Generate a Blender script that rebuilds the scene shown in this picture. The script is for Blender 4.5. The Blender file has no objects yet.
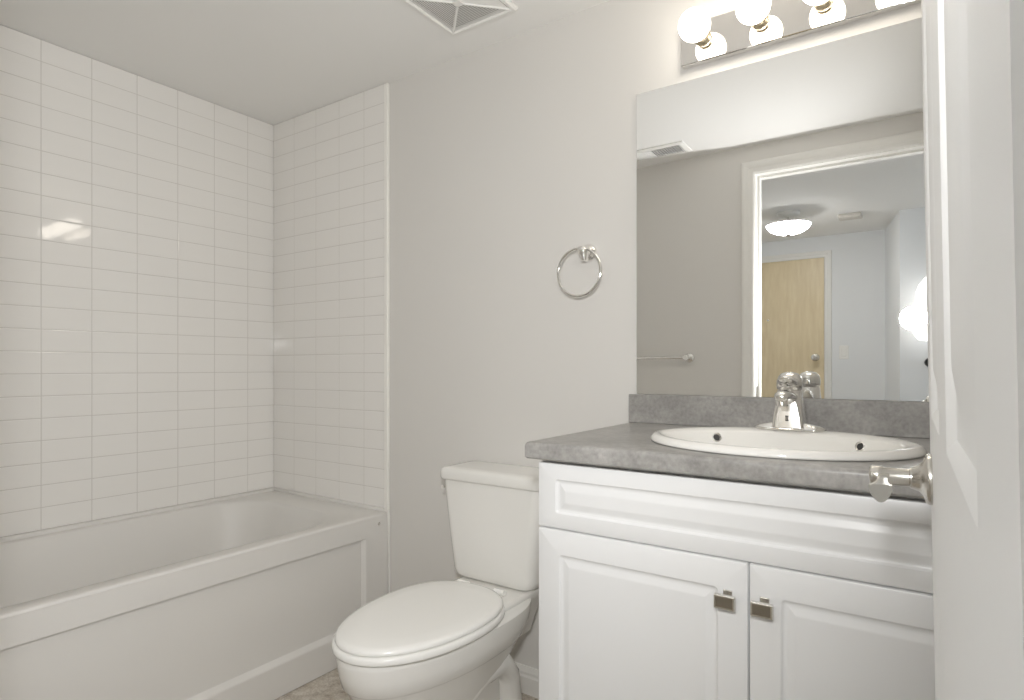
import bpy, bmesh, math, random
from mathutils import Vector, Matrix
random.seed(7)
C = bpy.context.scene.collection
PI = math.pi

# ------------------------------------------------------------------ camera
ROOM_D, EYE, ZC = 1.692, 1.0838, 2.2023        # camera to back wall, eye height, ceiling height
cam_d = bpy.data.cameras.new('camera'); cam = bpy.data.objects.new('camera', cam_d); C.objects.link(cam)
cam_d.sensor_width = 36.0; cam_d.lens = 605.34 / 1024 * 36.0
cam_d.shift_y = 16.9 / 1024; cam_d.clip_start = 0.01
cam.location = (0, -ROOM_D, EYE); cam.rotation_euler = (PI / 2, 0, 0.6019)
bpy.context.scene.camera = cam

# ------------------------------------------------------------------ world, exposure, lights
w = bpy.data.worlds.new('world'); bpy.context.scene.world = w; w.use_nodes = True
w.node_tree.nodes['Background'].inputs[0].default_value = (0.75, 0.85, 1.0, 1)
w.node_tree.nodes['Background'].inputs[1].default_value = 1.0
vs = bpy.context.scene.view_settings
vs.view_transform = 'Standard'; vs.look = 'None'; vs.gamma = 1.0; vs.use_curve_mapping = False
vs.exposure = 0.12
bpy.context.scene.cycles.max_bounces = 16; bpy.context.scene.cycles.diffuse_bounces = 10
BULB, DOME, FLASH_GLOW = 8.5, 24.0, 1.5 # emission strengths of the bulbs, the dome and the added flash stand-in

def spot(name, loc, aim, energy, size, blend, color, radius=0.05):
    d = bpy.data.lights.new(name, 'SPOT'); o = bpy.data.objects.new(name, d); C.objects.link(o)
    d.energy = energy; d.spot_size = size; d.spot_blend = blend; d.color = color; d.shadow_soft_size = radius
    o.location = loc; o.rotation_euler = (Vector(aim) - Vector(loc)).to_track_quat('-Z', 'Y').to_euler()
    return o
# the photographer's flash, held just above the camera and turned into the room (it shows in the mirror)
spot('flash', (-0.055, -1.70, 1.31), (-1.5, -0.66, 1.44), 61, math.radians(150), 1.0, (1.0, 0.995, 0.985), 0.055)
spot('flash_spill', (-0.08, -1.72, 1.36), (-0.26, -1.46, 2.2), 6, math.radians(105), 1.0, (1.0, 0.995, 0.985), 0.04)
# fill lamp added at the unseen end of the corridor, tinted like daylight
ad = bpy.data.lights.new('corridor_fill', 'AREA'); ao = bpy.data.objects.new('corridor_fill', ad); C.objects.link(ao)
ad.shape = 'RECTANGLE'; ad.size = 1.1; ad.size_y = 1.2; ad.energy = 9; ad.color = (0.80, 0.90, 1.0)
ao.location = (2.52, -2.5, 1.4); ao.rotation_euler = (0, PI / 2, 0)

# ------------------------------------------------------------------ materials
def mat(name, col, rough=0.5, metal=0.0, spec=0.5, emit=0, coat=0.0):
    m = bpy.data.materials.new(name); m.use_nodes = True
    b = m.node_tree.nodes['Principled BSDF']
    b.inputs['Base Color'].default_value = (*col, 1); b.inputs['Roughness'].default_value = rough
    b.inputs['Metallic'].default_value = metal; b.inputs['Specular IOR Level'].default_value = spec
    b.inputs['Coat Weight'].default_value = coat; b.inputs['Coat Roughness'].default_value = 0.05
    if emit:
        b.inputs['Emission Color'].default_value = (*col, 1); b.inputs['Emission Strength'].default_value = emit
    return m
def bump(m, scale, strength, dist=0.002, detail=3, stretch=None):
    nt = m.node_tree; b = nt.nodes['Principled BSDF']
    tc = nt.nodes.new('ShaderNodeTexCoord'); n = nt.nodes.new('ShaderNodeTexNoise')
    n.inputs['Scale'].default_value = scale; n.inputs['Detail'].default_value = detail
    bp = nt.nodes.new('ShaderNodeBump'); bp.inputs['Strength'].default_value = strength; bp.inputs['Distance'].default_value = dist
    src = tc.outputs['Object']
    if stretch:
        mp = nt.nodes.new('ShaderNodeMapping'); mp.inputs['Scale'].default_value = stretch
        nt.links.new(src, mp.inputs['Vector']); src = mp.outputs['Vector']
    nt.links.new(src, n.inputs['Vector']); nt.links.new(n.outputs['Fac'], bp.inputs['Height']); nt.links.new(bp.outputs['Normal'], b.inputs['Normal'])
    return m
def noise_color(m, stops, scale, detail=6, rough=0.6, stretch=None, second=None):
    nt = m.node_tree; b = nt.nodes['Principled BSDF']
    tc = nt.nodes.new('ShaderNodeTexCoord'); n = nt.nodes.new('ShaderNodeTexNoise'); r = nt.nodes.new('ShaderNodeValToRGB')
    n.inputs['Scale'].default_value = scale; n.inputs['Detail'].default_value = detail; n.inputs['Roughness'].default_value = rough
    src = tc.outputs['Object']
    if stretch:
        mp = nt.nodes.new('ShaderNodeMapping'); mp.inputs['Scale'].default_value = stretch
        nt.links.new(src, mp.inputs['Vector']); src = mp.outputs['Vector']
    nt.links.new(src, n.inputs['Vector']); nt.links.new(n.outputs['Fac'], r.inputs['Fac'])
    e = r.color_ramp.elements
    e[0].position, e[0].color = stops[0][0], (*stops[0][1], 1); e[1].position, e[1].color = stops[-1][0], (*stops[-1][1], 1)
    for p, c in stops[1:-1]:
        k = e.new(p); k.color = (*c, 1)
    out = r.outputs['Color']
    if second:
        sc2, amt = second
        n2 = nt.nodes.new('ShaderNodeTexNoise'); n2.inputs['Scale'].default_value = sc2; n2.inputs['Detail'].default_value = 8
        nt.links.new(src, n2.inputs['Vector'])
        mx = nt.nodes.new('ShaderNodeMix'); mx.data_type = 'RGBA'; mx.blend_type = 'OVERLAY'; mx.inputs[0].default_value = amt
        nt.links.new(out, mx.inputs[6]); nt.links.new(n2.outputs['Fac'], mx.inputs[7]); out = mx.outputs[2]
    nt.links.new(out, b.inputs['Base Color'])
    return m

M = {}
M['paint'] = bump(mat('wall_paint', (0.72, 0.705, 0.68), 0.55, spec=0.35), 260, 0.06)
M['hallpaint'] = bump(mat('hall_paint', (0.80, 0.815, 0.825), 0.6, spec=0.3), 260, 0.06)
M['ceil'] = bump(mat('ceiling_paint', (0.87, 0.865, 0.85), 0.8, spec=0.2), 300, 0.1)
M['trim'] = mat('trim_white', (0.82, 0.81, 0.78), 0.35)
M['tile'] = bump(mat('tile_glaze', (0.86, 0.845, 0.82), 0.05, spec=0.5), 14, 0.05, 0.004, 1)
M['grout'] = mat('grout', (0.63, 0.61, 0.58), 0.8)
M['tub'] = mat('tub_acrylic', (0.745, 0.73, 0.705), 0.45, spec=0.5)
M['china'] = mat('white_china', (0.85, 0.84, 0.81), 0.08, spec=0.5)
M['seat'] = mat('seat_plastic', (0.93, 0.925, 0.90), 0.18)
M['cab'] = mat('cabinet_thermofoil', (0.84, 0.845, 0.85), 0.30)
M['dark'] = mat('dark_gap', (0.05, 0.05, 0.05), 0.8)
M['duct'] = mat('grey_duct', (0.42, 0.41, 0.40), 0.6)
M['doorw'] = bump(mat('door_paint', (0.90, 0.905, 0.91), 0.5, spec=0.3), 60, 0.05, 0.002, 3, (1, 1, 0.15))
M['chrome'] = mat('chrome', (0.88, 0.87, 0.85), 0.07, 1.0)
M['plate'] = mat('polished_plate', (0.80, 0.78, 0.76), 0.05, 1.0)
M['satin_chrome'] = mat('satin_chrome', (0.86, 0.85, 0.83), 0.24, 1.0)
M['nickel'] = mat('satin_nickel', (0.68, 0.66, 0.62), 0.25, 1.0)
M['mirror'] = mat('mirror_glass', (0.97, 0.975, 0.97), 0.0, 1.0)
M['medge'] = mat('mirror_edge', (0.30, 0.33, 0.32), 0.2)
M['bulb'] = mat('lit_bulb', (1.0, 0.93, 0.82), 0.3, emit=BULB)
M['dome'] = mat('lit_dome_glass', (1.0, 0.985, 0.965), 0.3, emit=DOME)
M['flash_glow'] = mat('lit_flash_stand_in', (1.0, 0.98, 0.95), 0.3, emit=FLASH_GLOW)
M['brass'] = mat('socket_metal', (0.62, 0.54, 0.40), 0.3, 1.0)
M['knobface'] = mat('knob_insert', (0.30, 0.27, 0.22), 0.25, 0.8)
M['plastic'] = mat('white_plastic', (0.86, 0.855, 0.83), 0.4)
M['detector'] = mat('cream_plastic', (0.62, 0.59, 0.54), 0.5)
M['blackp'] = mat('black_plastic', (0.015, 0.015, 0.015), 0.3)
M['edge'] = mat('edge_strip', (0.90, 0.89, 0.85), 0.3)
M['caulk'] = mat('white_caulk', (0.84, 0.83, 0.80), 0.4)
M['counter'] = noise_color(mat('grey_laminate', (0.4, 0.39, 0.37), 0.32),
    [(0.30, (0.235, 0.228, 0.218)), (0.50, (0.328, 0.319, 0.306)), (0.70, (0.405, 0.392, 0.378))], 9, 8, 0.68, None, (120, 0.35))
M['floor'] = noise_color(mat('stone_vinyl', (0.5, 0.45, 0.4), 0.4),
    [(0.33, (0.30, 0.25, 0.20)), (0.47, (0.50, 0.45, 0.385)), (0.62, (0.66, 0.62, 0.56))], 22, 10, 0.75, None, (160, 0.5))
M['birch'] = noise_color(mat('birch_veneer', (0.55, 0.42, 0.25), 0.4),
    [(0.30, (0.70, 0.575, 0.37)), (0.55, (0.76, 0.64, 0.43)), (0.75, (0.82, 0.71, 0.50))], 5, 6, 0.6, (6, 6, 0.8))

# ------------------------------------------------------------------ helpers
def root(name, loc=(0, 0, 0), rot=(0, 0, 0)):
    o = bpy.data.objects.new(name, None); C.objects.link(o); o.location = loc; o.rotation_euler = rot; o.empty_display_size = 0.05
    return o
def tag(o, label, cat, group=None, kind=None):
    o['label'] = label; o['category'] = cat
    if group: o['group'] = group
    if kind: o['kind'] = kind
    return o
def world_origin(o):
    v = Vector((0, 0, 0))
    while o is not None:
        v += Vector(o.location); o = o.parent
    return v
def obj(name, bm, mats, parent=None, smooth=False, label=None, local=False, angle=None):
    """link a bmesh (drawn in world coordinates unless local) as one mesh object under parent"""
    if parent is not None and not local:
        bmesh.ops.translate(bm, vec=-world_origin(parent), verts=bm.verts)
    bmesh.ops.recalc_face_normals(bm, faces=bm.faces)
    me = bpy.data.meshes.new(name); bm.to_mesh(me); bm.free()
    for m in (mats if isinstance(mats, (list, tuple)) else [mats]): me.materials.append(m)
    if smooth or angle:
        me.polygons.foreach_set('use_smooth', [True] * len(me.polygons))
        if angle is None: angle = 50
        me.set_sharp_from_angle(angle=math.radians(angle))
    o = bpy.data.objects.new(name, me); C.objects.link(o)
    if parent is not None: o.parent = parent
    if label: o['label'] = label
    return o
def BM(): return bmesh.new()
def box(bm, x0, x1, y0, y1, z0, z1, bev=0, mi=0, seg=2):
    r = bmesh.ops.create_cube(bm, size=1.0)
    vs_ = r['verts']
    for v in vs_:
        v.co = Vector(((x0 + x1) / 2 + v.co.x * (x1 - x0), (y0 + y1) / 2 + v.co.y * (y1 - y0), (z0 + z1) / 2 + v.co.z * (z1 - z0)))
    fs = set(f for v in vs_ for f in v.link_faces)
    for f in fs: f.material_index = mi
    if bev:
        es = list(set(e for v in vs_ for e in v.link_edges))
        r2 = bmesh.ops.bevel(bm, geom=es, offset=bev, segments=seg, affect='EDGES', profile=0.5)
        for f in r2['faces']: f.material_index = mi
def loft(bm, loops, cap0=False, cap1=False, mi=0, closed=True):
    L = [[bm.verts.new(p) for p in lp] for lp in loops]
    n = len(L[0])
    for a, b in zip(L, L[1:]):
        for i in range(n if closed else n - 1):
            j = (i + 1) % n
            f = bm.faces.new((a[i], a[j], b[j], b[i])); f.material_index = mi
    if cap0: bm.faces.new(L[0][::-1]).material_index = mi
    if cap1: bm.faces.new(L[-1]).material_index = mi
    return L
def rrect(cx, cy, hx, hy, r, n=6):
    pts = []
    for k, (sx, sy) in enumerate(((1, 1), (-1, 1), (-1, -1), (1, -1))):
        for i in range(n + 1):
            a = PI / 2 * (k + i / n)
            pts.append((cx + sx * (hx - r) + r * math.cos(a), cy + sy * (hy - r) + r * math.sin(a)))
    return pts
def lathe(bm, prof, origin, axis='Z', n=32, mi=0):
    """prof: (radius, height) pairs along axis; radius 0 closes an end"""
    o = Vector(origin)
    ax = {'Z': (Vector((1, 0, 0)), Vector((0, 1, 0)), Vector((0, 0, 1))), 'Y': (Vector((1, 0, 0)), Vector((0, 0, 1)), Vector((0, -1, 0))),
          'X': (Vector((0, 1, 0)), Vector((0, 0, 1)), Vector((-1, 0, 0)))}[axis] if isinstance(axis, str) else axis
    prev = None
    for r, hgt in prof:
        c = o + ax[2] * hgt
        ring = [bm.verts.new(c)] if r < 1e-6 else [bm.verts.new(c + (ax[0] * math.cos(2 * PI * i / n) + ax[1] * math.sin(2 * PI * i / n)) * r) for i in range(n)]
        if prev is not None:
            if len(prev) == 1 and len(ring) == 1: pass
            elif len(prev) == 1:
                for i in range(n): bm.faces.new((prev[0], ring[i], ring[(i + 1) % n])).material_index = mi
            elif len(ring) == 1:
                for i in range(n): bm.faces.new((prev[i], prev[(i + 1) % n], ring[0])).material_index = mi
            else:
                for i in range(n): bm.faces.new((prev[i], prev[(i + 1) % n], ring[(i + 1) % n], ring[i])).material_index = mi
        prev = ring
def tube(bm, pts, radii, n=14, up=Vector((0, 0, 1)), flat=1.0, closed=False, mi=0):
    P = [Vector(p) for p in pts]
    if not isinstance(radii, (list, tuple)): radii = [radii] * len(P)
    loops = []
    m = len(P)
    for i, p in enumerate(P):
        a = P[(i - 1) % m] if (closed or i > 0) else p; b = P[(i + 1) % m] if (closed or i < m - 1) else p
        t = (b - a).normalized()
        s = t.cross(up)
        if s.length < 1e-3: s = t.cross(Vector((1, 0, 0)))
        s.normalize(); q = s.cross(t).normalized()
        loops.append([p + (s * math.cos(2 * PI * k / n) + q * math.sin(2 * PI * k / n) * flat) * radii[i] for k in range(n)])
    if closed: loops.append(loops[0])
    loft(bm, loops, not closed, not closed, mi)
    if closed: bmesh.ops.remove_doubles(bm, verts=bm.verts, dist=1e-6)
def panel(bm, T, u0, u1, v0, v1, prof, r0=0.0, mi=0, n=4):
    """nested rounded rectangles; prof = (inset, height); T maps (u, v, height) to a point"""
    loops = []
    for ins, hh in prof:
        r = max(r0 - ins, 0.0015) if r0 else 0.0008
        loops.append([T(u, v, hh) for u, v in rrect((u0 + u1) / 2, (v0 + v1) / 2, (u1 - u0) / 2 - ins, (v1 - v0) / 2 - ins, r, n)])
    loft(bm, loops, False, True, mi)

# ------------------------------------------------------------------ the setting
XL, XT, XR = -2.495, -1.750, 0.22            # tiled wall, tub front, wall beside the vanity
YF, YH = -1.530, -4.10                       # wall with the doorway, far wall of the corridor
XH0, XH1 = -1.95, 2.60                       # corridor ends
JL, JR, DH = -0.716, 0.062, 2.055            # doorway opening
def struct(name, bm, mats, label, cat, parent=None, **kw):
    o = obj(name, bm, mats, parent, **kw)
    o['kind'] = 'structure'; o['label'] = label; o['category'] = cat
    return o
b = BM(); box(b, XL - 0.12, XH1 + 0.12, YH - 0.12, 0.12, -0.06, 0.0)
struct('floor', b, M['floor'], 'speckled beige stone look vinyl floor', 'floor')
b = BM(); box(b, XL - 0.12, XH1 + 0.12, YH - 0.12, 0.12, ZC, ZC + 0.08)
struct('ceiling', b, M['ceil'], 'flat white ceiling over bathroom and corridor', 'ceiling')
b = BM(); box(b, XL - 0.12, XR + 0.12, 0.0, 0.12, 0, ZC)
struct('wall_back', b, M['paint'], 'pale grey painted wall behind the toilet and mirror', 'wall')
b = BM(); box(b, XL - 0.12, XL - 0.008, YF, 0.0, 0, ZC)
struct('wall_left', b, M['paint'], 'long wall behind the bathtub, under the white tile', 'wall')
b = BM(); box(b, XR, XR + 0.12, YF, 0.0, 0, ZC)
struct('wall_right', b, M['paint'], 'grey wall at the right end of the vanity', 'wall')
b = BM()
box(b, XL - 0.12, JL - 0.018, YF - 0.12, YF, 0, ZC); box(b, JR + 0.018, XH1, YF - 0.12, YF, 0, ZC); box(b, JL - 0.018, JR + 0.018, YF - 0.12, YF, DH + 0.018, ZC)
struct('wall_front', b, M['paint'], 'grey wall with the doorway, seen in the mirror', 'wall')
b = BM(); box(b, XH0, XH1, YH - 0.12, YH, 0, ZC)
struct('wall_far', b, M['hallpaint'], 'blue grey corridor wall beyond the doorway, seen in the mirror', 'wall')
b = BM(); box(b, XH0 - 0.12, XH0, YH - 0.12, YF - 0.12, 0, ZC)
struct('wall_corridor_left', b, M['hallpaint'], 'end wall of the corridor beyond the wood door', 'wall')
# unseen corridor end, with a window opening added for the fill lamp
b = BM()
for y0, y1, z0, z1 in ((YH, -3.1, 0, ZC), (-1.9, YF - 0.12, 0, ZC), (-3.1, -1.9, 0, 0.75), (-3.1, -1.9, 2.05, ZC)):
    box(b, XH1, XH1 + 0.12, y0, y1, z0, z1)
struct('wall_corridor_right', b, M['hallpaint'], 'end wall of the corridor with the added window', 'wall')
b = BM()
for y0, y1, z0, z1 in ((-3.1, -3.05, 0.75, 2.05), (-1.95, -1.9, 0.75, 2.05), (-3.05, -1.95, 0.75, 0.80), (-3.05, -1.95, 2.0, 2.05), (-2.52, -2.48, 0.80, 2.0)):
    box(b, XH1 + 0.03, XH1 + 0.08, y0, y1, z0, z1, 0.004)
struct('added_window', b, M['trim'], 'white window frame added at the unseen corridor end for the fill lamp', 'window')
# projecting corner block in the corridor, its side slightly splayed
b = BM()
pl = [(-0.165, -3.45), (XH1, -3.45), (XH1, YH), (-0.285, YH)]
loft(b, [[(x, y, 0) for x, y in pl], [(x, y, ZC) for x, y in pl]], True, True)
struct('wall_corner', b, M['hallpaint'], 'white projecting wall corner in the corridor, seen in the mirror', 'wall')

# tile cladding: bevelled glazed tiles over a grout bed
TW, TH, GAP = 0.1524, 0.0762, 0.0022
def tiles(bm, T, u0, u1, uphase, v0, v1, vphase, thick=0.008):
    q = [T(u0, v0, thick - 0.0007), T(u1, v0, thick - 0.0007), T(u1, v1, thick - 0.0007), T(u0, v1, thick - 0.0007)]
    q0 = [T(u0, v0, 0), T(u1, v0, 0), T(u1, v1, 0), T(u0, v1, 0)]
    loft(bm, [q0, q], True, True, 1)
    i0 = math.floor((u0 - uphase) / TW); j0 = math.floor((v0 - vphase) / TH)
    for i in range(i0, i0 + int((u1 - u0) / TW) + 3):
        for j in range(j0, j0 + int((v1 - v0) / TH) + 3):
            a0, a1 = max(u0, uphase + i * TW), min(u1, uphase + (i + 1) * TW)
            c0, c1 = max(v0, vphase + j * TH), min(v1, vphase + (j + 1) * TH)
            if a1 - a0 < 0.008 or c1 - c0 < 0.006: continue
            g = GAP / 2; tu, tv = random.uniform(-.0012, .0012), random.uniform(-.0012, .0012)
            uc, vc = (a0 + a1) / 2, (c0 + c1) / 2
            hh = lambda u, v, d: thick + d + tu * (u - uc) + tv * (v - vc)
            lp = []
            for ins, d in ((g, -0.0007), (g + 0.0001, -0.0004), (g + 0.0026, 0.0)):
                lp.append([T(u, v, hh(u, v, d)) for u, v in ((a0 + ins, c0 + ins), (a1 - ins, c0 + ins), (a1 - ins, c1 - ins), (a0 + ins, c1 - ins))])
            loft(bm, lp, False, True, 0)
ZT0 = 0.5265
b = BM(); tiles(b, lambda u, v, d: Vector((XL - 0.008 + d, u, v)), YF, -0.001, -0.899, ZT0, ZC - 0.001, 1.5175)
struct('wall_left_tile', b, [M['tile'], M['grout']], 'glossy white rectangular tile on the long wall over the bathtub', 'wall tile')
b = BM(); tiles(b, lambda u, v, d: Vector((u, -d - 0.001, v)), XL + 0.002, XT - 0.012, XL, ZT0, ZC - 0.001, 1.5175)
struct('wall_back_tile', b, [M['tile'], M['grout']], 'glossy white rectangular tile on the short wall at the end of the bathtub', 'wall tile')
# edge strip down the tile and the bead below it
b = BM(); box(b, XT - 0.013, XT + 0.005, -0.0150, -0.0005, 0.515, ZC - 0.004, 0.003)
struct('trim_1', b, M['edge'], 'slim white edge strip where the tile meets the painted wall', 'trim')
b = BM(); tube(b, [(XT + 0.004, -0.004, 0.002), (XT + 0.004, -0.004, 0.25), (XT + 0.004, -0.005, 0.50), (XT + 0.003, -0.008, 0.525)], [0.005, 0.0045, 0.006, 0.008], 8)
struct('trim_2', b, M['caulk'], 'white caulk bead between the bathtub front and the painted wall', 'trim', smooth=True)
# baseboards
def baseboard(bm, T, u0, u1):
    prof = [(0.0, 0.0), (0.013, 0.0), (0.013, 0.055), (0.010, 0.062), (0.010, 0.070), (0.006, 0.082), (0.004, 0.088), (0.0, 0.088)]
    loft(bm, [[T(u0, d, z) for d, z in prof], [T(u1, d, z) for d, z in prof]], True, True)
b = BM(); baseboard(b, lambda u, d, z: Vector((u, -d - 0.0005, z)), XT + 0.012, -0.7115)
struct('baseboard_back', b, M['trim'], 'white moulded baseboard behind the toilet', 'baseboard')
b = BM(); baseboard(b, lambda u, d, z: Vector((u, YF + d, z)), XT + 0.01, JL - 0.09)
struct('baseboard_front', b, M['trim'], 'white baseboard on the wall with the doorway', 'baseboard')

# doorway: jamb lining and casing
b = BM()
box(b, JL - 0.018, JL, YF - 0.121, YF + 0.001, 0, DH); box(b, JR, JR + 0.018, YF - 0.121, YF + 0.001, 0, DH); box(b, JL - 0.018, JR + 0.018, YF - 0.121, YF + 0.001, DH, DH + 0.018)
box(b, JL, JL + 0.011, YF - 0.085, YF - 0.045, 0, DH, 0.001); box(b, JL + 0.011, JR, YF - 0.085, YF - 0.045, DH - 0.011, DH, 0.001)
jamb = struct('trim_3', b, M['trim'], 'white lining and stop of the bathroom doorway', 'trim')
b = BM(); box(b, JL, JL + 0.0015, YF - 0.044, YF - 0.012, 0.925, 0.985, 0.0006)
obj('strike_plate', b, M['nickel'], jamb, label='small steel strike plate')
def casing(bm, x0, x1, ztop, y, s, wd=0.076):
    prof = [(0.0, 0.0), (0.0, 0.009), (0.006, 0.012), (0.022, 0.013), (0.030, 0.016), (wd - 0.012, 0.018), (wd - 0.004, 0.017), (wd, 0.013), (wd, 0.0)]
    st = [lambda o, t: Vector((x0 - o, y + s * t, 0.0)), lambda o, t: Vector((x0 - o, y + s * t, ztop + o)),
          lambda o, t: Vector((x1 + o, y + s * t, ztop + o)), lambda o, t: Vector((x1 + o, y + s * t, 0.0))]
    loft(bm, [[f(o, t) for o, t in prof] for f in st], True, True)
b = BM(); casing(b, JL - 0.004, JR + 0.006, DH + 0.004, YF + 0.0005, 1, 0.060)
struct('trim_4', b, M['trim'], 'white moulded casing round the bathroom doorway, seen in the mirror', 'trim')
b = BM(); casing(b, -1.592, -0.728, 2.02, YH + 0.0005, 1, 0.055)
struct('trim_5', b, M['trim'], 'white casing round the wood entry door, seen in the mirror', 'trim')

# birch entry door across the corridor
dr = root('door_2', (-1.16, YH + 0.002, 0)); tag(dr, 'flat birch veneer entry door across the corridor, seen in the mirror', 'door', kind='structure')
b = BM(); box(b, -1.590, -0.730, YH + 0.001, YH + 0.012, 0.008, 2.018, 0.001); obj('door_leaf', b, M['birch'], dr)
b = BM(); kx, kz = -0.795, 1.165
lathe(b, [(0, 0), (0.032, 0), (0.032, 0.004), (0.026, 0.009), (0.013, 0.012), (0.012, 0.035), (0.024, 0.042), (0.029, 0.055), (0.026, 0.066), (0.012, 0.071), (0, 0.072)], (kx, YH + 0.012, kz), (Vector((1, 0, 0)), Vector((0, 0, 1)), Vector((0, 1, 0))), 24)
obj('door_knob', b, M['nickel'], dr, smooth=True, label='round steel door knob')
b = BM(); lathe(b, [(0, 0), (0.009, 0), (0.009, 0.003), (0.004, 0.005), (0, 0.005)], (-1.18, YH + 0.012, 1.50), (Vector((1, 0, 0)), Vector((0, 0, 1)), Vector((0, 1, 0))), 16)
obj('peephole', b, M['nickel'], dr, smooth=True)

# white six panel bathroom door, open into the room and hanging a little out of plumb
DWID, DTH, DHT = 0.755, 0.035, 2.03
hinge = Vector((0.0185 + 0.0145, -1.530, 0.008))
d1 = root('door_1', hinge, (0, math.radians(-0.95), 0.0191)); tag(d1, 'white six panel bathroom door standing open at the right edge of the picture', 'door', kind='structure')
cols = [(0.100, 0.321), (0.437, 0.669)]
rows = [(0.235, 0.843), (1.020, 1.600), (1.700, 1.905)]
pprof = [(0, 0), (0.002, -0.0007), (0.010, -0.0052), (0.014, -0.0060), (0.026, -0.0060), (0.031, -0.0054), (0.054, -0.0012), (0.058, -0.0008)]
b = BM()
for side in (-1, 1):
    X0 = 0.0 if side < 0 else DTH
    T = (lambda u, v, d, X0=X0, side=side: Vector((X0 + side * d, u, v)))
    us = sorted({0.0, DWID, *[c for p in cols for c in p]}); vsx = sorted({0.0, DHT, *[c for p in rows for c in p]})
    for i in range(len(us) - 1):
        for j in range(len(vsx) - 1):
            uu, vv = (us[i], us[i + 1]), (vsx[j], vsx[j + 1])
            if uu in cols and vv in rows:
                loops = []
                for ins, dd in pprof:
                    loops.append([T(u, v, dd) for u, v in ((uu[0] + ins, vv[0] + ins), (uu[1] - ins, vv[0] + ins), (uu[1] - ins, vv[1] - ins), (uu[0] + ins, vv[1] - ins))])
                loft(b, loops, False, True)
            else:
                b.faces.new([b.verts.new(T(u, v, 0)) for u, v in ((uu[0], vv[0]), (uu[1], vv[0]), (uu[1], vv[1]), (uu[0], vv[1]))])
for q in (((0, 0, 0), (DTH, 0, 0), (DTH, 0, DHT), (0, 0, DHT)), ((0, DWID, 0), (DTH, DWID, 0), (DTH, DWID, DHT), (0, DWID, DHT)),
          ((0, 0, 0), (DTH, 0, 0), (DTH, DWID, 0), (0, DWID, 0)), ((0, 0, DHT), (DTH, 0, DHT), (DTH, DWID, DHT), (0, DWID, DHT))):
    b.faces.new([b.verts.new(p) for p in q])
bmesh.ops.remove_doubles(b, verts=b.verts, dist=1e-5)
obj('door_leaf', b, M['doorw'], d1, local=True, angle=14)
# lever handle on the room side
hy, hz = DWID - 0.065, 0.946
b = BM(); lathe(b, [(0, 0), (0.029, 0), (0.0295, 0.003), (0.0280, 0.006), (0.0190, 0.009), (0.0150, 0.013), (0.0130, 0.019), (0.012, 0.020)], (0, hy, hz), 'X', 40)
ros = obj('rosette', b, M['nickel'], d1, smooth=True, local=True, label='round satin nickel handle rosette', angle=60)
b = BM()
lathe(b, [(0.0125, 0.018), (0.0125, 0.021), (0.0105, 0.022), (0.0105, 0.047), (0.012, 0.050), (0.012, 0.060), (0.010, 0.0625), (0, 0.063)], (0, hy, hz), 'X', 28)
lev = [(-0.002, 0.0062, 0.0090), (0.012, 0.0060, 0.0085), (0.035, 0.0052, 0.0080), (0.060, 0.0055, 0.0090), (0.078, 0.0075, 0.0120), (0.090, 0.0102, 0.0155), (0.098, 0.0116, 0.0170), (0.1015, 0.0112, 0.0164)]
shield = [(1.0, 0.0), (0.94, 0.10), (0.6, 0.15), (0.2, 0.17), (-0.2, 0.17), (-0.6, 0.15), (-0.94, 0.10), (-1.0, 0.0), (-0.95, -0.20), (-0.80, -0.47), (-0.55, -0.76), (-0.28, -0.94), (0.0, -1.0), (0.28, -0.94), (0.55, -0.76), (0.80, -0.47), (0.95, -0.20)]
loops = [[Vector((-0.0475 + hw_ * px, hy - s, hz + 0.0035 + hh_ * pz)) for px, pz in shield] for s, hw_, hh_ in lev]   # flat topped lever flaring at the end
loft(b, loops, True, True)
lv = obj('lever', b, M['nickel'], ros, smooth=True, local=True)
# ------------------------------------------------------------------ bathtub
tub = root('bathtub', ((XL + XT) / 2, YF / 2, 0)); tag(tub, 'white alcove bathtub with recessed panel front under the tiled walls', 'bathtub')
b = BM()
ZR = 0.514
ox0, ox1, oy0, oy1 = XL + 0.001, XT, YF + 0.002, -0.0015
def oring(ins, z, r, n=8):
    return [Vector((x, y, z)) for x, y in rrect((ox0 + ox1) / 2, (oy0 + oy1) / 2, (ox1 - ox0) / 2 - ins, (oy1 - oy0) / 2 - ins, r, n)]
def iring(xa, xb, ya, yb, z, r, n=8):
    return [Vector((x, y, z)) for x, y in rrect((xa + xb) / 2, (ya + yb) / 2, (xb - xa) / 2, (yb - ya) / 2, r, n)]
loops = [oring(0.004, ZR - 0.016, 0.004), oring(0.0, ZR - 0.0105, 0.004), oring(0.0, ZR - 0.008, 0.004), oring(0.001, ZR - 0.004, 0.005), oring(0.004, ZR - 0.001, 0.006), oring(0.009, ZR, 0.008),
         iring(-2.450, -1.800, -1.440, -0.150, ZR + 0.001, 0.20), iring(-2.446, -1.804, -1.434, -0.156, ZR - 0.003, 0.197), iring(-2.440, -1.812, -1.424, -0.166, ZR - 0.016, 0.19),
         iring(-2.425, -1.832, -1.33, -0.182, 0.43, 0.18), iring(-2.408, -1.850, -1.17, -0.205, 0.33, 0.17), iring(-2.392, -1.868, -1.05, -0.235, 0.22, 0.16),
         iring(-2.375, -1.888, -0.98, -0.265, 0.15, 0.14), iring(-2.345, -1.918, -0.93, -0.300, 0.125, 0.12), iring(-2.29, -1.97, -0.87, -0.36, 0.118, 0.10)]
loft(b, loops, False, True)
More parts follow.
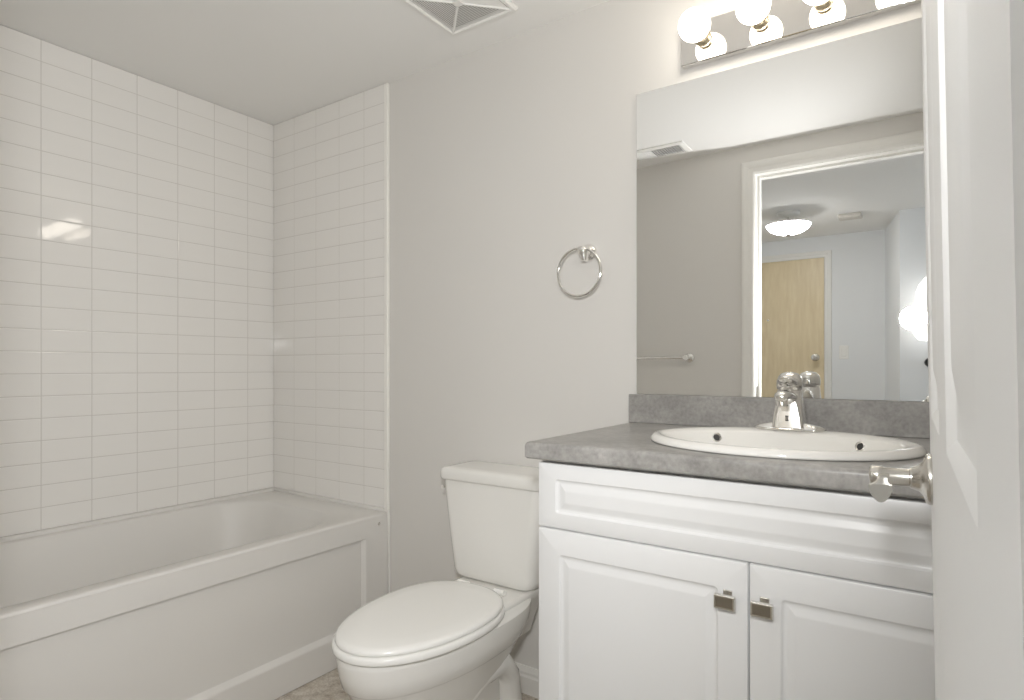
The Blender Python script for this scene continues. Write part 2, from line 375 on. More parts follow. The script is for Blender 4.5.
# tiling flange lip on the two walls
box(b, XL + 0.0005, XL + 0.016, YF + 0.003, -0.003, ZR - 0.004, ZR + 0.0135, 0.004); box(b, XL + 0.002, XT - 0.014, -0.018, -0.002, ZR - 0.004, ZR + 0.0135, 0.004)
obj('tub_shell', b, M['tub'], tub, smooth=True, angle=55)
b = BM()                                                   # apron: stiles, recessed panel, sloped ledge, skirt
T = lambda u, v, d: Vector((XT + d, u, v))
prof = [(-0.120, 'o')]
PY0, PY1, PZ0, PZ1 = YF + 0.12, -0.116, 0.105, 0.434
def apron_ring(ins, d, extra=0.0):
    return [T(PY0 + ins, PZ0 + ins + extra, d), T(PY1 - ins, PZ0 + ins + extra, d), T(PY1 - ins, PZ1 - ins * 0.15, d), T(PY0 + ins, PZ1 - ins * 0.15, d)]
outer = [T(oy0, 0.002, -0.0), T(oy1, 0.002, -0.0), T(oy1, ZR - 0.0105, -0.0), T(oy0, ZR - 0.0105, -0.0)]
back = [T(oy0, 0.002, -0.05), T(oy1, 0.002, -0.05), T(oy1, ZR - 0.03, -0.05), T(oy0, ZR - 0.03, -0.05)]
loft(b, [back, outer, apron_ring(0, 0.0), apron_ring(0.003, -0.0015, 0.001), apron_ring(0.012, -0.016, 0.006), apron_ring(0.014, -0.0165, 0.008)], False, True)
obj('apron', b, M['tub'], tub)
b = BM(); lathe(b, [(0, -0.002), (0.0065, -0.002), (0.0065, 0.0012), (0.0045, 0.0016), (0.0035, 0.0004), (0, 0.0004)], (XT, -0.053, 0.477), (Vector((0, 1, 0)), Vector((0, 0, 1)), Vector((1, 0, 0))), 16)
obj('apron_screw', b, M['nickel'], tub, smooth=True, label='tiny metal screw at the tub corner')
b = BM(); lathe(b, [(0.0, 0.0), (0.026, 0.0), (0.024, 0.003), (0.014, 0.003), (0.012, 0.001), (0, 0.001)], (-2.13, -0.50, 0.1185), 'Z', 24)
obj('drain', b, M['chrome'], tub, smooth=True)

# ------------------------------------------------------------------ toilet
TX = -1.125
toilet = root('toilet', (TX, -0.38, 0)); tag(toilet, 'white two piece toilet with closed lid between bathtub and vanity', 'toilet')
def taper_tank(bm, z, hx, y0, y1, r):
    return [Vector((x, y, z + (0.005 if z > 0.6 else 0))) for x, y in rrect(TX - 0.006, (y0 + y1) / 2, hx, (y1 - y0) / 2, r, 6)]
b = BM()
loft(b, [taper_tank(b, 0.402, 0.120, -0.150, -0.040, 0.03), taper_tank(b, 0.404, 0.140, -0.163, -0.030, 0.035), taper_tank(b, 0.412, 0.152, -0.170, -0.025, 0.035), taper_tank(b, 0.430, 0.158, -0.173, -0.022, 0.035),
         taper_tank(b, 0.56, 0.174, -0.178, -0.020, 0.033), taper_tank(b, 0.700, 0.190, -0.181, -0.018, 0.03), taper_tank(b, 0.712, 0.190, -0.181, -0.018, 0.03)], True, True)
tank = obj('tank', b, M['china'], toilet, smooth=True, angle=60)
b = BM()
loft(b, [taper_tank(b, 0.712, 0.192, -0.184, -0.012, 0.022), taper_tank(b, 0.7125, 0.196, -0.189, -0.010, 0.026), taper_tank(b, 0.718, 0.1985, -0.1915, -0.010, 0.028), taper_tank(b, 0.738, 0.1985, -0.1915, -0.010, 0.028),
         taper_tank(b, 0.747, 0.195, -0.188, -0.012, 0.026), taper_tank(b, 0.7505, 0.187, -0.180, -0.016, 0.022), taper_tank(b, 0.752, 0.165, -0.16, -0.03, 0.018)], True, True)
obj('tank_lid', b, M['china'], toilet, smooth=True, angle=70)
b = BM()                                                    # side mounted flush lever
lathe(b, [(0, 0), (0.010, 0), (0.010, 0.004), (0.006, 0.006), (0.006, 0.012), (0, 0.012)], (TX - 0.1885, -0.13, 0.690), 'X', 16)
tube(b, [(TX - 0.196, -0.13, 0.690), (TX - 0.197, -0.15, 0.6895), (TX - 0.197, -0.172, 0.688)], [0.004, 0.0045, 0.0055], 10)
obj('flush_lever', b, M['chrome'], toilet, smooth=True, label='small chrome flush lever')
def egg(yf, yb, hw, z, n=48, sq=2.0, ywide=0.42):
    """elongated outline: narrow nose at yf, fuller at the back"""
    yc = yb + (yf - yb) * ywide
    pts = []
    for i in range(n):
        a = 2 * PI * i / n
        c, s = math.cos(a), math.sin(a)
        e = 2 / sq
        if s >= 0: x = -0.008 + hw * math.copysign(abs(c) ** e, c); y = yc + (yb - yc) * abs(s) ** e
        else: x = -0.008 + hw * math.copysign(abs(c) ** (2 / 2.05), c); y = yc + (yf - yc) * abs(s) ** (2 / 2.0)
        pts.append(Vector((TX + x, y, z)))
    return pts
b = BM()                                                    # seat lid, shallow domed
loft(b, [egg(-0.727, -0.228, 0.172, 0.4070, sq=2.35), egg(-0.7335, -0.2255, 0.1775, 0.4078, sq=2.35), egg(-0.734, -0.225, 0.178, 0.4095, sq=2.35), egg(-0.733, -0.2255, 0.177, 0.4150, sq=2.35), egg(-0.728, -0.229, 0.172, 0.4195, sq=2.35), egg(-0.716, -0.238, 0.162, 0.4220, sq=2.3),
         egg(-0.66, -0.28, 0.125, 0.4238, sq=2.2), egg(-0.58, -0.36, 0.06, 0.4245)], True, True)
obj('seat_lid', b, M['seat'], toilet, smooth=True, angle=60)
b = BM()
loft(b, [egg(-0.733, -0.230, 0.178, 0.3860, sq=2.35), egg(-0.7395, -0.226, 0.1835, 0.3868, sq=2.35), egg(-0.741, -0.225, 0.185, 0.3890, sq=2.35), egg(-0.7405, -0.225, 0.1845, 0.3990, sq=2.35), egg(-0.738, -0.227, 0.182, 0.4028, sq=2.35), egg(-0.7325, -0.230, 0.177, 0.4045, sq=2.35), egg(-0.712, -0.24, 0.158, 0.4045, sq=2.35)], True, True)
obj('seat_ring', b, M['seat'], toilet, smooth=True, angle=60)
for sx in (-1, 1):
    b = BM()
    tube(b, [(TX + sx * 0.07 - 0.018, -0.222, 0.411), (TX + sx * 0.07 + 0.018, -0.222, 0.411)], 0.0085, 12)
    box(b, TX + sx * 0.07 - 0.012, TX + sx * 0.07 + 0.012, -0.226, -0.200, 0.3995, 0.412, 0.003)
    obj('seat_hinge', b, M['seat'], toilet, smooth=True)
b = BM()                                                    # bowl, foot, tank deck and trapway
loft(b, [egg(-0.728, -0.10, 0.170, 0.3845, sq=3.0), egg(-0.734, -0.09, 0.178, 0.380, sq=3.0), egg(-0.735, -0.09, 0.179, 0.366, sq=3.0), egg(-0.731, -0.10, 0.176, 0.335, sq=3.0), egg(-0.722, -0.12, 0.170, 0.302, sq=2.8),
         egg(-0.717, -0.125, 0.1655, 0.298, sq=2.8), egg(-0.714, -0.13, 0.163, 0.294, sq=2.8), egg(-0.692, -0.15, 0.149, 0.255, sq=2.6), egg(-0.655, -0.17, 0.128, 0.205, sq=2.5), egg(-0.610, -0.17, 0.110, 0.150, sq=2.5),
         egg(-0.575, -0.16, 0.100, 0.095, sq=2.6), egg(-0.560, -0.15, 0.100, 0.050, sq=2.8), egg(-0.568, -0.14, 0.108, 0.020, sq=3.0), egg(-0.572, -0.135, 0.112, 0.001, sq=3.0)], True, True)
dk = lambda z, hx, y0, y1, r: [Vector((x, y, z)) for x, y in rrect(TX, (y0 + y1) / 2, hx, (y1 - y0) / 2, r, 6)]
loft(b, [dk(0.25, 0.085, -0.22, -0.05, 0.03), dk(0.33, 0.105, -0.26, -0.035, 0.03), dk(0.37, 0.128, -0.30, -0.026, 0.03), dk(0.392, 0.134, -0.30, -0.022, 0.03), dk(0.399, 0.130, -0.296, -0.026, 0.028), dk(0.4005, 0.12, -0.285, -0.035, 0.025)], True, True)
for sx in (-1, 1):
    tube(b, [(TX + sx * 0.050, -0.48, 0.10), (TX + sx * 0.066, -0.42, 0.17), (TX + sx * 0.082, -0.35, 0.225), (TX + sx * 0.096, -0.27, 0.235), (TX + sx * 0.090, -0.215, 0.17), (TX + sx * 0.088, -0.195, 0.08), (TX + sx * 0.090, -0.19, 0.002)],
         [0.034, 0.042, 0.044, 0.043, 0.040, 0.038, 0.038], 16, Vector((sx, 0, 0)))
obj('bowl', b, M['china'], toilet, smooth=True, angle=55)

# ------------------------------------------------------------------ vanity cabinet
VX0, VX1, VY = -0.711, 0.180, -0.556
ZGAP, ZTOP = 0.7318, 0.8815
van = root('vanity_cabinet', ((VX0 + VX1) / 2, VY / 2, 0)); tag(van, 'white raised panel vanity cabinet with two doors under the grey countertop', 'cabinet')
b = BM()
yb = VY + 0.021
box(b, VX0, VX0 + 0.016, yb, -0.002, 0.0005, ZTOP); box(b, VX1 - 0.016, VX1, yb, -0.002, 0.0005, ZTOP)
box(b, VX0 + 0.016, VX1 - 0.016, yb, -0.016, 0.10, 0.116); box(b, VX0 + 0.016, VX1 - 0.016, -0.010, -0.002, 0.10, ZTOP)
box(b, VX0 + 0.016, VX1 - 0.016, yb, yb + 0.018, ZGAP - 0.03, ZTOP - 0.001); box(b, VX0 + 0.016, VX1 - 0.016, yb + 0.06, yb + 0.075, 0.0005, 0.10)
obj('carcass', b, M['cab'], van)
fprof = [(0, -0.017), (0, -0.003), (0.001, -0.001), (0.003, 0.0)]
def front(x0, x1, z0, z1, frame, r0, side=0.0):
    bm = BM()
    Tt = lambda u, v, d: Vector((u, VY - d, v))
    back_ = [(0, -0.019)]
    p = [(0, -0.019), (0, -0.0035), (0.001, -0.0012), (0.0035, 0.0)]
    loops = []
    for ins, dd in p:
        loops.append([Tt(u, v, dd) for u, v in rrect((x0 + x1) / 2, (z0 + z1) / 2, (x1 - x0) / 2 - ins, (z1 - z0) / 2 - ins, 0.002, 4)])
    f = frame
    for ins, dd in ((f, 0.0), (f + 0.002, -0.0012), (f + 0.004, -0.0040), (f + 0.007, -0.0052), (f + 0.010, -0.0052), (f + 0.013, -0.0045), (f + 0.022, -0.0010), (f + 0.0245, -0.0004), (f + 0.0265, -0.0004)):
        r = max(0.001, r0 - (ins - f)) if ins <= f + 0.013 else 0.001
        loops.append([Tt(u, v, dd) for u, v in rrect((x0 + x1) / 2, (z0 + z1) / 2, (x1 - x0) / 2 - ins - side, (z1 - z0) / 2 - ins, r, 4)])
    loft(bm, loops, True, True)
    return bm
XD = -0.2655
obj('drawer_front', front(VX0 + 0.001, VX1 - 0.001, ZGAP + 0.0015, ZTOP - 0.008, 0.033, 0.008, 0.010), M['cab'], van, angle=25)
DOORS = [(VX0 + 0.001, XD - 0.0015, -0.302), (XD + 0.0015, VX1 - 0.001, -0.2385)]
for x0, x1, kx in DOORS:
    d = obj('cabinet_door', front(x0, x1, 0.105, ZGAP - 0.0015, 0.052, 0.009), M['cab'], van, angle=25)
    b = BM(); kz = 0.660; ky = VY - 0.0005
    box(b, kx - 0.007, kx + 0.009, ky - 0.004, ky, kz - 0.008, kz + 0.0165, 0.001); box(b, kx - 0.006, kx + 0.006, ky - 0.016, ky - 0.003, kz - 0.006, kz + 0.006, 0.001)
    box(b, kx - 0.0185, kx + 0.0185, ky - 0.024, ky - 0.015, kz - 0.0125, kz + 0.0125, 0.0012)
    box(b, kx - 0.0150, kx + 0.0150, ky - 0.0243, ky - 0.0225, kz - 0.0092, kz + 0.0092, 0.0, 1)
    obj('knob', b, [M['nickel'], M['knobface']], d, label='small rectangular metal knob with dark face')

# ------------------------------------------------------------------ countertop with backsplash
CX0, CX1, CY0, CY1, CZ0, CZ1 = -0.731, 0.218, -0.578, -0.0015, 0.8825, 0.920
SX, SY, SA, SB = -0.264, -0.326, 0.263, 0.214
top = root('countertop', ((CX0 + CX1) / 2, -0.29, CZ0)); tag(top, 'mottled grey laminate countertop on the white vanity cabinet', 'countertop')
b = BM()
angs = [2 * PI * i / 96 for i in range(96)]
for x, y in ((CX0, CY0), (CX1, CY0), (CX1, CY1), (CX0, CY1)):
    a = math.atan2(y - SY, x - SX) % (2 * PI)
    k = min(range(len(angs)), key=lambda i: abs(angs[i] - a)); angs[k] = a
angs.sort()
def rect_loop(ins, z, insb=0.0):
    x0, x1, y0, y1 = CX0 + ins, CX1, CY0 + ins, CY1
    out = []
    for x_, y_ in [(math.cos(a), math.sin(a)) for a in angs]:
        # direction towards the full rectangle's perimeter, then clamped to the inset one
        t = min(((CX1 if x_ > 0 else CX0) - SX) / x_ if abs(x_) > 1e-9 else 9e9, ((CY1 if y_ > 0 else CY0) - SY) / y_ if abs(y_) > 1e-9 else 9e9)
        out.append(Vector((min(max(SX + x_ * t, x0), x1), min(max(SY + y_ * t, y0), y1), z)))
    return out
def ell(sa, sb, z, cy=SY): return [Vector((SX + sa * math.cos(a), cy + sb * math.sin(a), z)) for a in angs]
loops = [ell(SA - 0.017, SB - 0.015, CZ0), rect_loop(0.004, CZ0), rect_loop(0.0, CZ0 + 0.004), rect_loop(0.0, CZ1 - 0.010), rect_loop(0.0012, CZ1 - 0.005), rect_loop(0.004, CZ1 - 0.0015), rect_loop(0.009, CZ1), ell(SA - 0.010, SB - 0.009, CZ1), ell(SA - 0.017, SB - 0.015, CZ1 - 0.001)]
loops.append(loops[0])
loft(b, loops)
bmesh.ops.remove_doubles(b, verts=b.verts, dist=1e-6)
obj('worktop', b, M['counter'], top, angle=35)
b = BM(); box(b, CX0, CX1, -0.020, -0.0015, CZ1, 1.003, 0.0025)
obj('backsplash', b, M['counter'], top)

# ------------------------------------------------------------------ sink
sink = root('sink', (SX, SY, CZ1)); tag(sink, 'white oval drop in sink set in the grey countertop', 'sink')
z = CZ1
BY = -0.352
b = BM()
L = [ell(SA - 0.004, SB - 0.004, z + 0.0004), ell(SA, SB, z + 0.0015), ell(SA + 0.0006, SB + 0.0006, z + 0.005), ell(SA - 0.002, SB - 0.002, z + 0.0105), ell(SA - 0.007, SB - 0.007, z + 0.0148), ell(SA - 0.014, SB - 0.014, z + 0.0165), ell(SA - 0.021, SB - 0.021, z + 0.0158),
     ell(SA - 0.030, 0.164, z + 0.0135, BY), ell(SA - 0.036, 0.159, z + 0.009, BY), ell(SA - 0.041, 0.154, z - 0.004, BY), ell(SA - 0.044, 0.147, z - 0.025, BY), ell(SA - 0.058, 0.133, z - 0.062, BY), ell(SA - 0.090, 0.106, z - 0.097, BY), ell(SA - 0.14, 0.070, z - 0.117, BY), ell(0.03, 0.026, z - 0.124, BY), ell(0.022, 0.022, z - 0.126, BY)]
loft(b, L, False, True)
obj('basin', b, M['china'], sink, smooth=True, angle=70)
for sx in (-0.148, 0.148):            # overflow holes with metal rings in the back wall of the bowl
    sa_, sb_ = SA - 0.0405, 0.1545
    yy = BY + sb_ * math.sqrt(1 - (sx / sa_) ** 2)
    b = BM()
    n_ = Vector((-sx / sa_ ** 2, -(yy - BY) / sb_ ** 2, 0)).normalized(); n_ = (n_ + Vector((0, 0, 0.35))).normalized()
    a1 = n_.cross(Vector((0, 0, 1))).normalized(); a2 = a1.cross(n_)
    lathe(b, [(0.0108, -0.002), (0.0108, 0.0025), (0.0085, 0.0035), (0.0070, 0.0018)], (SX + sx, yy, z - 0.003), (a1, a2, n_), 24, 0)
    lathe(b, [(0.0, 0.0018), (0.0072, 0.0018)], (SX + sx, yy, z - 0.003), (a1, a2, n_), 24, 1)
    obj('overflow', b, [M['chrome'], M['dark']], sink, smooth=True, label='round overflow hole with metal ring')
b = BM(); lathe(b, [(0.0, 0.002), (0.014, 0.002), (0.020, 0.0015), (0.022, 0.0)], (SX, BY, z - 0.1255), 'Z', 24)
obj('drain', b, M['chrome'], sink, smooth=True)

# ------------------------------------------------------------------ faucet
FX, FY, FZ = -0.268, -0.148, CZ1 + 0.0155
fau = root('faucet', (FX, FY, FZ)); tag(fau, 'chrome single handle faucet at the back of the sink', 'faucet')
b = BM()
loft(b, [[Vector((x, y, FZ + zz)) for x, y in rrect(FX, FY, hx, hy_, hy_ - 0.0005, 8)] for hx, hy_, zz in ((0.078, 0.026, 0.0), (0.079, 0.027, 0.003), (0.077, 0.0255, 0.007), (0.066, 0.022, 0.012), (0.040, 0.020, 0.018))], True, True)
obj('base_plate', b, M['chrome'], fau, smooth=True, angle=60)
b = BM()
loft(b, [[Vector((x, y, FZ + zz)) for x, y in rrect(FX, FY + oy, hx, hy_, r, 6)] for hx, hy_, r, zz, oy in ((0.0345, 0.030, 0.008, 0.008, -0.004), (0.0325, 0.029, 0.009, 0.030, -0.003), (0.0290, 0.0275, 0.012, 0.058, -0.001), (0.0270, 0.0270, 0.020, 0.080, 0), (0.0270, 0.0270, 0.0265, 0.092, 0), (0.025, 0.025, 0.0245, 0.0945, 0))], True, True)
body = obj('body', b, M['satin_chrome'], fau, smooth=True, angle=60)
b = BM()
box(b, FX - 0.0035, FX + 0.0035, FY - 0.0352, FY - 0.0335, FZ + 0.024, FZ + 0.036, 0.0)
for k in (-1, 0, 1): box(b, FX - 0.0006 + k * 0.0027, FX + 0.0006 + k * 0.0027, FY - 0.0357, FY - 0.0340, FZ + 0.026, FZ + 0.034, 0.0, 1)
obj('maker_mark', b, [M['blackp'], M['nickel']], body, label='tiny dark square mark')
b = BM()
sp = [(-0.005, 0.072, 0.022, 0.018), (-0.035, 0.080, 0.020, 0.015), (-0.065, 0.084, 0.018, 0.013), (-0.090, 0.083, 0.0165, 0.012), (-0.102, 0.081, 0.0145, 0.0105), (-0.107, 0.080, 0.010, 0.007)]
loft(b, [[Vector((FX + hx * math.cos(2 * PI * k / 24), FY + yy, FZ + zz + hz_ * math.sin(2 * PI * k / 24))) for k in range(24)] for yy, zz, hx, hz_ in sp], True, True)
lathe(b, [(0.0105, 0.0), (0.0125, 0.0), (0.0125, 0.016), (0.0105, 0.018)], (FX, FY - 0.090, FZ + 0.061), 'Z', 24)
obj('spout', b, M['chrome'], fau, smooth=True, angle=60)
b = BM()
lathe(b, [(0.0250, 0.0945), (0.0275, 0.0965), (0.0285, 0.104), (0.0280, 0.116), (0.0245, 0.126), (0.018, 0.133), (0.008, 0.136), (0, 0.1365)], (FX, FY, FZ), 'Z', 32)
hd = [(0.0, 0.110, 0.024, 0.014), (-0.022, 0.113, 0.023, 0.012), (-0.040, 0.116, 0.020, 0.0095), (-0.055, 0.119, 0.0165, 0.0065), (-0.061, 0.120, 0.011, 0.004)]
loft(b, [[Vector((FX + hx * math.cos(2 * PI * k / 20), FY + yy, FZ + zz + hz_ * math.sin(2 * PI * k / 20))) for k in range(20)] for yy, zz, hx, hz_ in hd], True, True)
obj('handle', b, M['chrome'], fau, smooth=True, angle=60)

# ------------------------------------------------------------------ wall mirror
b = BM(); box(b, -0.7103, 0.205, -0.0065, -0.001, 1.0045, 1.890, 0.0, 1)
b.faces.ensure_lookup_table()
for f in b.faces:
    if f.calc_center_median().y < -0.006: f.material_index = 0
mir = obj('wall_mirror', b, [M['mirror'], M['medge']])
tag(mir, 'large frameless wall mirror standing on the grey backsplash', 'mirror')

# ------------------------------------------------------------------ vanity light bar
PX0, PX1, PZ0_, PZ1_ = -0.571, -0.002, 1.925, 2.037
bar = root('vanity_light', ((PX0 + PX1) / 2, 0, 1.98)); tag(bar, 'chrome vanity light bar with four lit globe bulbs above the mirror', 'light fixture')
b = BM(); box(b, PX0, PX1, -0.025, -0.0008, PZ0_, PZ1_, 0.003, 0, 2)
obj('back_plate', b, M['plate'], bar)
for k in range(4):
    bx, bz = -0.509 + 0.148 * k, 1.988
    b = BM(); lathe(b, [(0.0, 0.0), (0.0225, 0.0), (0.0225, 0.003), (0.0200, 0.005), (0.0195, 0.020), (0.0205, 0.021), (0.0205, 0.024), (0.0190, 0.025), (0.0190, 0.034), (0, 0.034)], (bx, -0.0252, bz), 'Y', 28)
    s = obj('socket', b, M['brass'], bar, smooth=True, label='short metal bulb socket')
    b = BM()
    pr = [(0.0, 0.030), (0.0150, 0.030)]
    pr += [(0.0415 * math.sin(a), 0.0735 - 0.0415 * math.cos(a)) for a in [PI * (0.13 + 0.87 * i / 14) for i in range(14)]] + [(0, 0.115)]
    lathe(b, pr, (bx, -0.0252, bz), 'Y', 32)
    obj('light_bulb', b, M['bulb'], s, smooth=True, label='lit white globe bulb', angle=70)

# ------------------------------------------------------------------ towel ring
rx, rz = -0.870, 1.438
ring = root('towel_ring', (rx, 0, rz)); tag(ring, 'chrome towel ring on the grey wall left of the mirror', 'towel ring')
b = BM(); lathe(b, [(0, 0.0005), (0.028, 0.0005), (0.0285, 0.004), (0.027, 0.010), (0.021, 0.016), (0.015, 0.020), (0.013, 0.030), (0.015, 0.036), (0.0165, 0.044), (0.0150, 0.052), (0.010, 0.058), (0, 0.0595)], (rx, 0, rz), 'Y', 32)
obj('post', b, M['chrome'], ring, smooth=True)
b = BM(); tube(b, [(rx + 0.002, -0.044, rz), (rx + 0.004, -0.044, rz - 0.016), (rx + 0.006, -0.044, rz - 0.030)], [0.0135, 0.014, 0.009], 16, Vector((0, 1, 0)))
obj('ring_clasp', b, M['chrome'], ring, smooth=True)
b = BM(); R_ = 0.0735
cxr, czr = -0.883, 1.374
tube(b, [(cxr + R_ * math.sin(2 * PI * i / 56), -0.044, czr + R_ * math.cos(2 * PI * i / 56)) for i in range(56)], 0.0050, 10, Vector((0, 1, 0)), closed=True)
obj('hoop', b, M['chrome'], ring, smooth=True, angle=80)

# ------------------------------------------------------------------ ceiling exhaust grille
gx0, gx1, gy0, gy1 = -1.312, -1.048, -0.397, -0.133
gcx, gcy, gh = (gx0 + gx1) / 2, (gy0 + gy1) / 2, (gx1 - gx0) / 2
fan = root('exhaust_grille', (gcx, gcy, ZC)); tag(fan, 'square white louvred exhaust fan grille on the ceiling', 'vent')
def sq(hf, z): return [Vector((gcx + sx * hf, gcy + sy * hf, z)) for sx, sy in ((1, 1), (-1, 1), (-1, -1), (1, -1))]
b = BM(); loft(b, [sq(gh, ZC - 0.0005), sq(gh, ZC - 0.008), sq(gh - 0.004, ZC - 0.014), sq(gh - 0.013, ZC - 0.0145), sq(gh - 0.019, ZC - 0.010), sq(gh - 0.019, ZC - 0.0005)])
obj('grille_frame', b, M['plastic'], fan)
b = BM(); loft(b, [sq(gh - 0.019, ZC - 0.0008), sq(0.01, ZC - 0.0012)], False, True); obj('duct_opening', b, M['duct'], fan, label='shadowed opening behind the louvres')
for (sx, sy) in ((1, 1), (-1, 1), (-1, -1), (1, -1)):
    b = BM(); tube(b, [(gcx + sx * (gh - 0.020), gcy + sy * (gh - 0.020), ZC - 0.011), (gcx + sx * 0.012, gcy + sy * 0.012, ZC - 0.009)], 0.0045, 6)
    obj('rib', b, M['plastic'], fan)
for k in range(15):
    hf = gh - 0.022 - k * 0.0068; zz = ZC - 0.0085 + k * 0.0001
    b = BM(); loft(b, [sq(hf, zz), sq(hf - 0.0048, zz - 0.0018), sq(hf - 0.0052, zz - 0.0010), sq(hf - 0.0006, zz + 0.0008)])
    obj('louvre', b, M['plastic'], fan)
b = BM(); box(b, gcx - 0.014, gcx + 0.014, gcy - 0.014, gcy + 0.014, ZC - 0.0125, ZC - 0.0065, 0.002); obj('centre_plate', b, M['plastic'], fan)

# ------------------------------------------------------------------ ceiling air register near the doorway wall
qx0, qx1, qy0, qy1 = -1.350, -1.000, -1.425, -1.262
reg = root('air_register', ((qx0 + qx1) / 2, (qy0 + qy1) / 2, ZC)); tag(reg, 'long slotted air register on the ceiling, seen in the top left of the mirror', 'vent')
b = BM()
T = lambda u, v, d: Vector((u, v, ZC - d))
def rr(ins, d): return [T(u, v, d) for u, v in ((qx0 + ins, qy0 + ins), (qx1 - ins, qy0 + ins), (qx1 - ins, qy1 - ins), (qx0 + ins, qy1 - ins))]
loft(b, [rr(0, 0.0005), rr(0.001, 0.004), rr(0.016, 0.009), rr(0.026, 0.009), rr(0.028, 0.001)]); obj('register_frame', b, M['plastic'], reg)
b = BM(); loft(b, [rr(0.027, 0.001), rr(0.03, 0.0015)], False, True); obj('duct_opening', b, M['dark'], reg, label='dark opening behind the slats')
n_sl = 22
for k in range(n_sl):
    u = qx0 + 0.034 + (qx1 - qx0 - 0.068) * k / (n_sl - 1)
    b = BM(); lean = -0.003 if k < n_sl // 2 else 0.003
    pts = [(u - 0.001, 0.002), (u + 0.001, 0.002), (u + lean + 0.001, 0.0105), (u + lean - 0.001, 0.0105)]
    loft(b, [[T(x, qy0 + 0.027, d) for x, d in pts], [T(x, qy1 - 0.027, d) for x, d in pts]], True, True); obj('slat', b, M['plastic'], reg)

# ------------------------------------------------------------------ towel bar on the doorway wall
ty, tz, tx1, tx0 = YF + 0.06, 1.133, -1.050, -1.660
tb = root('towel_bar', ((tx0 + tx1) / 2, YF, tz)); tag(tb, 'chrome towel bar on the doorway wall, seen low in the mirror', 'towel bar')
b = BM(); tube(b, [(tx0, ty, tz), (tx1, ty, tz)], 0.0085, 14); obj('rod', b, M['chrome'], tb, smooth=True)
for x in (tx0, tx1):
    b = BM(); lathe(b, [(0, 0.0005), (0.026, 0.0005), (0.0265, 0.005), (0.022, 0.011), (0.013, 0.017), (0.011, 0.045), (0.0135, 0.052), (0.0165, 0.062), (0.0135, 0.073), (0, 0.0765)], (x, YF, tz), (Vector((1, 0, 0)), Vector((0, 0, 1)), Vector((0, 1, 0))), 28)
    obj('post', b, M['chrome'], tb, smooth=True)

# ------------------------------------------------------------------ corridor things seen in the mirror
sw = root('light_switch', (-0.582, YH, 1.207)); tag(sw, 'white light switch on the corridor wall right of the wood door', 'light switch')
b = BM(); box(b, -0.617, -0.547, YH + 0.0005, YH + 0.006, 1.150, 1.264, 0.002); obj('switch_plate', b, M['plastic'], sw)
b = BM(); box(b, -0.599, -0.565, YH + 0.005, YH + 0.010, 1.173, 1.241, 0.002); obj('rocker', b, M['plastic'], sw)
lx, ly = -0.835, -3.08
dl = root('ceiling_light', (lx, ly, ZC)); tag(dl, 'lit glass bowl ceiling light in the corridor, seen in the mirror', 'ceiling light')
b = BM(); lathe(b, [(0, 0.0005), (0.075, 0.0005), (0.078, 0.008), (0.070, 0.022), (0.030, 0.030), (0.012, 0.034), (0.012, 0.070), (0.140, 0.078), (0.1525, 0.084), (0.151, 0.090), (0.010, 0.088), (0.010, 0.150), (0, 0.150)], (lx, ly, ZC), (Vector((1, 0, 0)), Vector((0, 1, 0)), Vector((0, 0, -1))), 32); obj('canopy_and_shield', b, M['trim'], dl, smooth=True)  # wide pan over the bowl is added to keep its light off the ceiling
b = BM(); lathe(b, [(0.150, 0.085), (0.146, 0.098), (0.130, 0.120), (0.100, 0.140), (0.060, 0.153), (0.014, 0.158), (0.014, 0.153), (0.060, 0.148), (0.098, 0.135), (0.127, 0.116), (0.142, 0.097), (0.146, 0.085)], (lx, ly, ZC), (Vector((1, 0, 0)), Vector((0, 1, 0)), Vector((0, 0, -1))), 40); obj('glass_bowl', b, M['dome'], dl, smooth=True)
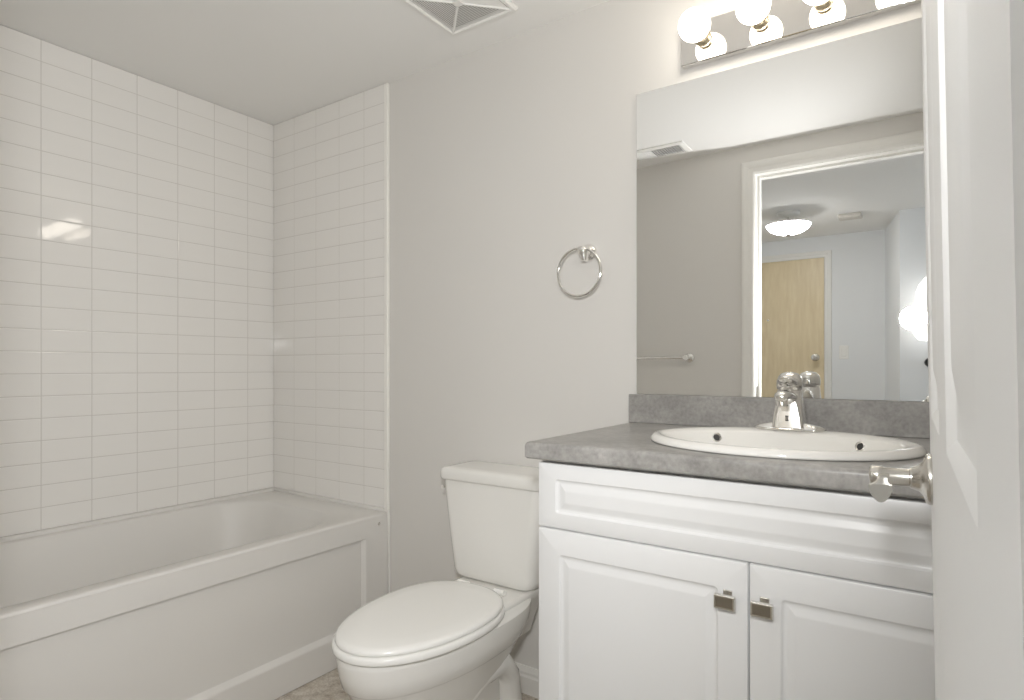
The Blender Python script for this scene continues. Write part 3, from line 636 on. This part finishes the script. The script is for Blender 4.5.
b = BM(); lathe(b, [(0, 0.150), (0.016, 0.150), (0.017, 0.160), (0.010, 0.168), (0, 0.172)], (lx, ly, ZC), (Vector((1, 0, 0)), Vector((0, 1, 0)), Vector((0, 0, -1))), 20); obj('finial', b, M['chrome'], dl, smooth=True)
sd = root('smoke_detector', (-0.47, -3.39, ZC)); tag(sd, 'cream box shaped detector on the corridor ceiling, seen in the mirror', 'detector')
b = BM(); box(b, -0.545, -0.395, -3.45, -3.33, ZC - 0.028, ZC - 0.0005, 0.006); obj('housing', b, M['detector'], sd)
b = BM(); box(b, -0.52, -0.42, -3.43, -3.35, ZC - 0.031, ZC - 0.027, 0.002); obj('cover', b, M['detector'], sd)
# added glowing shape that fills out the flash reflection, black knob below it
sx_, sz_ = 0.0, 1.475
sc = root('flash_stand_in', (sx_, -3.45, sz_)); tag(sc, 'added glowing shape in the corridor standing in for the flash, seen in the mirror beside the door edge', 'added glow')
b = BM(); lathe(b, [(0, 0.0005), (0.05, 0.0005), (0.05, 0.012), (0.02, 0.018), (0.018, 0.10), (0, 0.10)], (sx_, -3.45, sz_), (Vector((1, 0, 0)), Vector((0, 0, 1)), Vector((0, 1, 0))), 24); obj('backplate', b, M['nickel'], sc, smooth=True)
b = BM(); lathe(b, [(0, -0.215), (0.055, -0.205), (0.082, -0.165), (0.094, -0.08), (0.092, 0.0), (0.072, 0.03), (0.068, 0.12), (0.052, 0.17), (0.02, 0.215), (0, 0.235)], (sx_, -3.33, sz_), 'Z', 32); obj('glow_shape', b, M['flash_glow'], sc, smooth=True)
b = BM(); lathe(b, [(0, 0.0005), (0.030, 0.0005), (0.030, 0.006), (0.012, 0.010), (0.012, 0.03), (0.028, 0.038), (0.032, 0.050), (0.026, 0.062), (0, 0.066)], (0.012, -3.45, 1.115), (Vector((1, 0, 0)), Vector((0, 0, 1)), Vector((0, 1, 0))), 24)  # black knob added to stand in for the camera lens in the mirror
kn = obj('lens_stand_in', b, M['blackp'], smooth=True); tag(kn, 'black round stand-in for the reflected camera lens, seen in the mirror', 'stand-in')
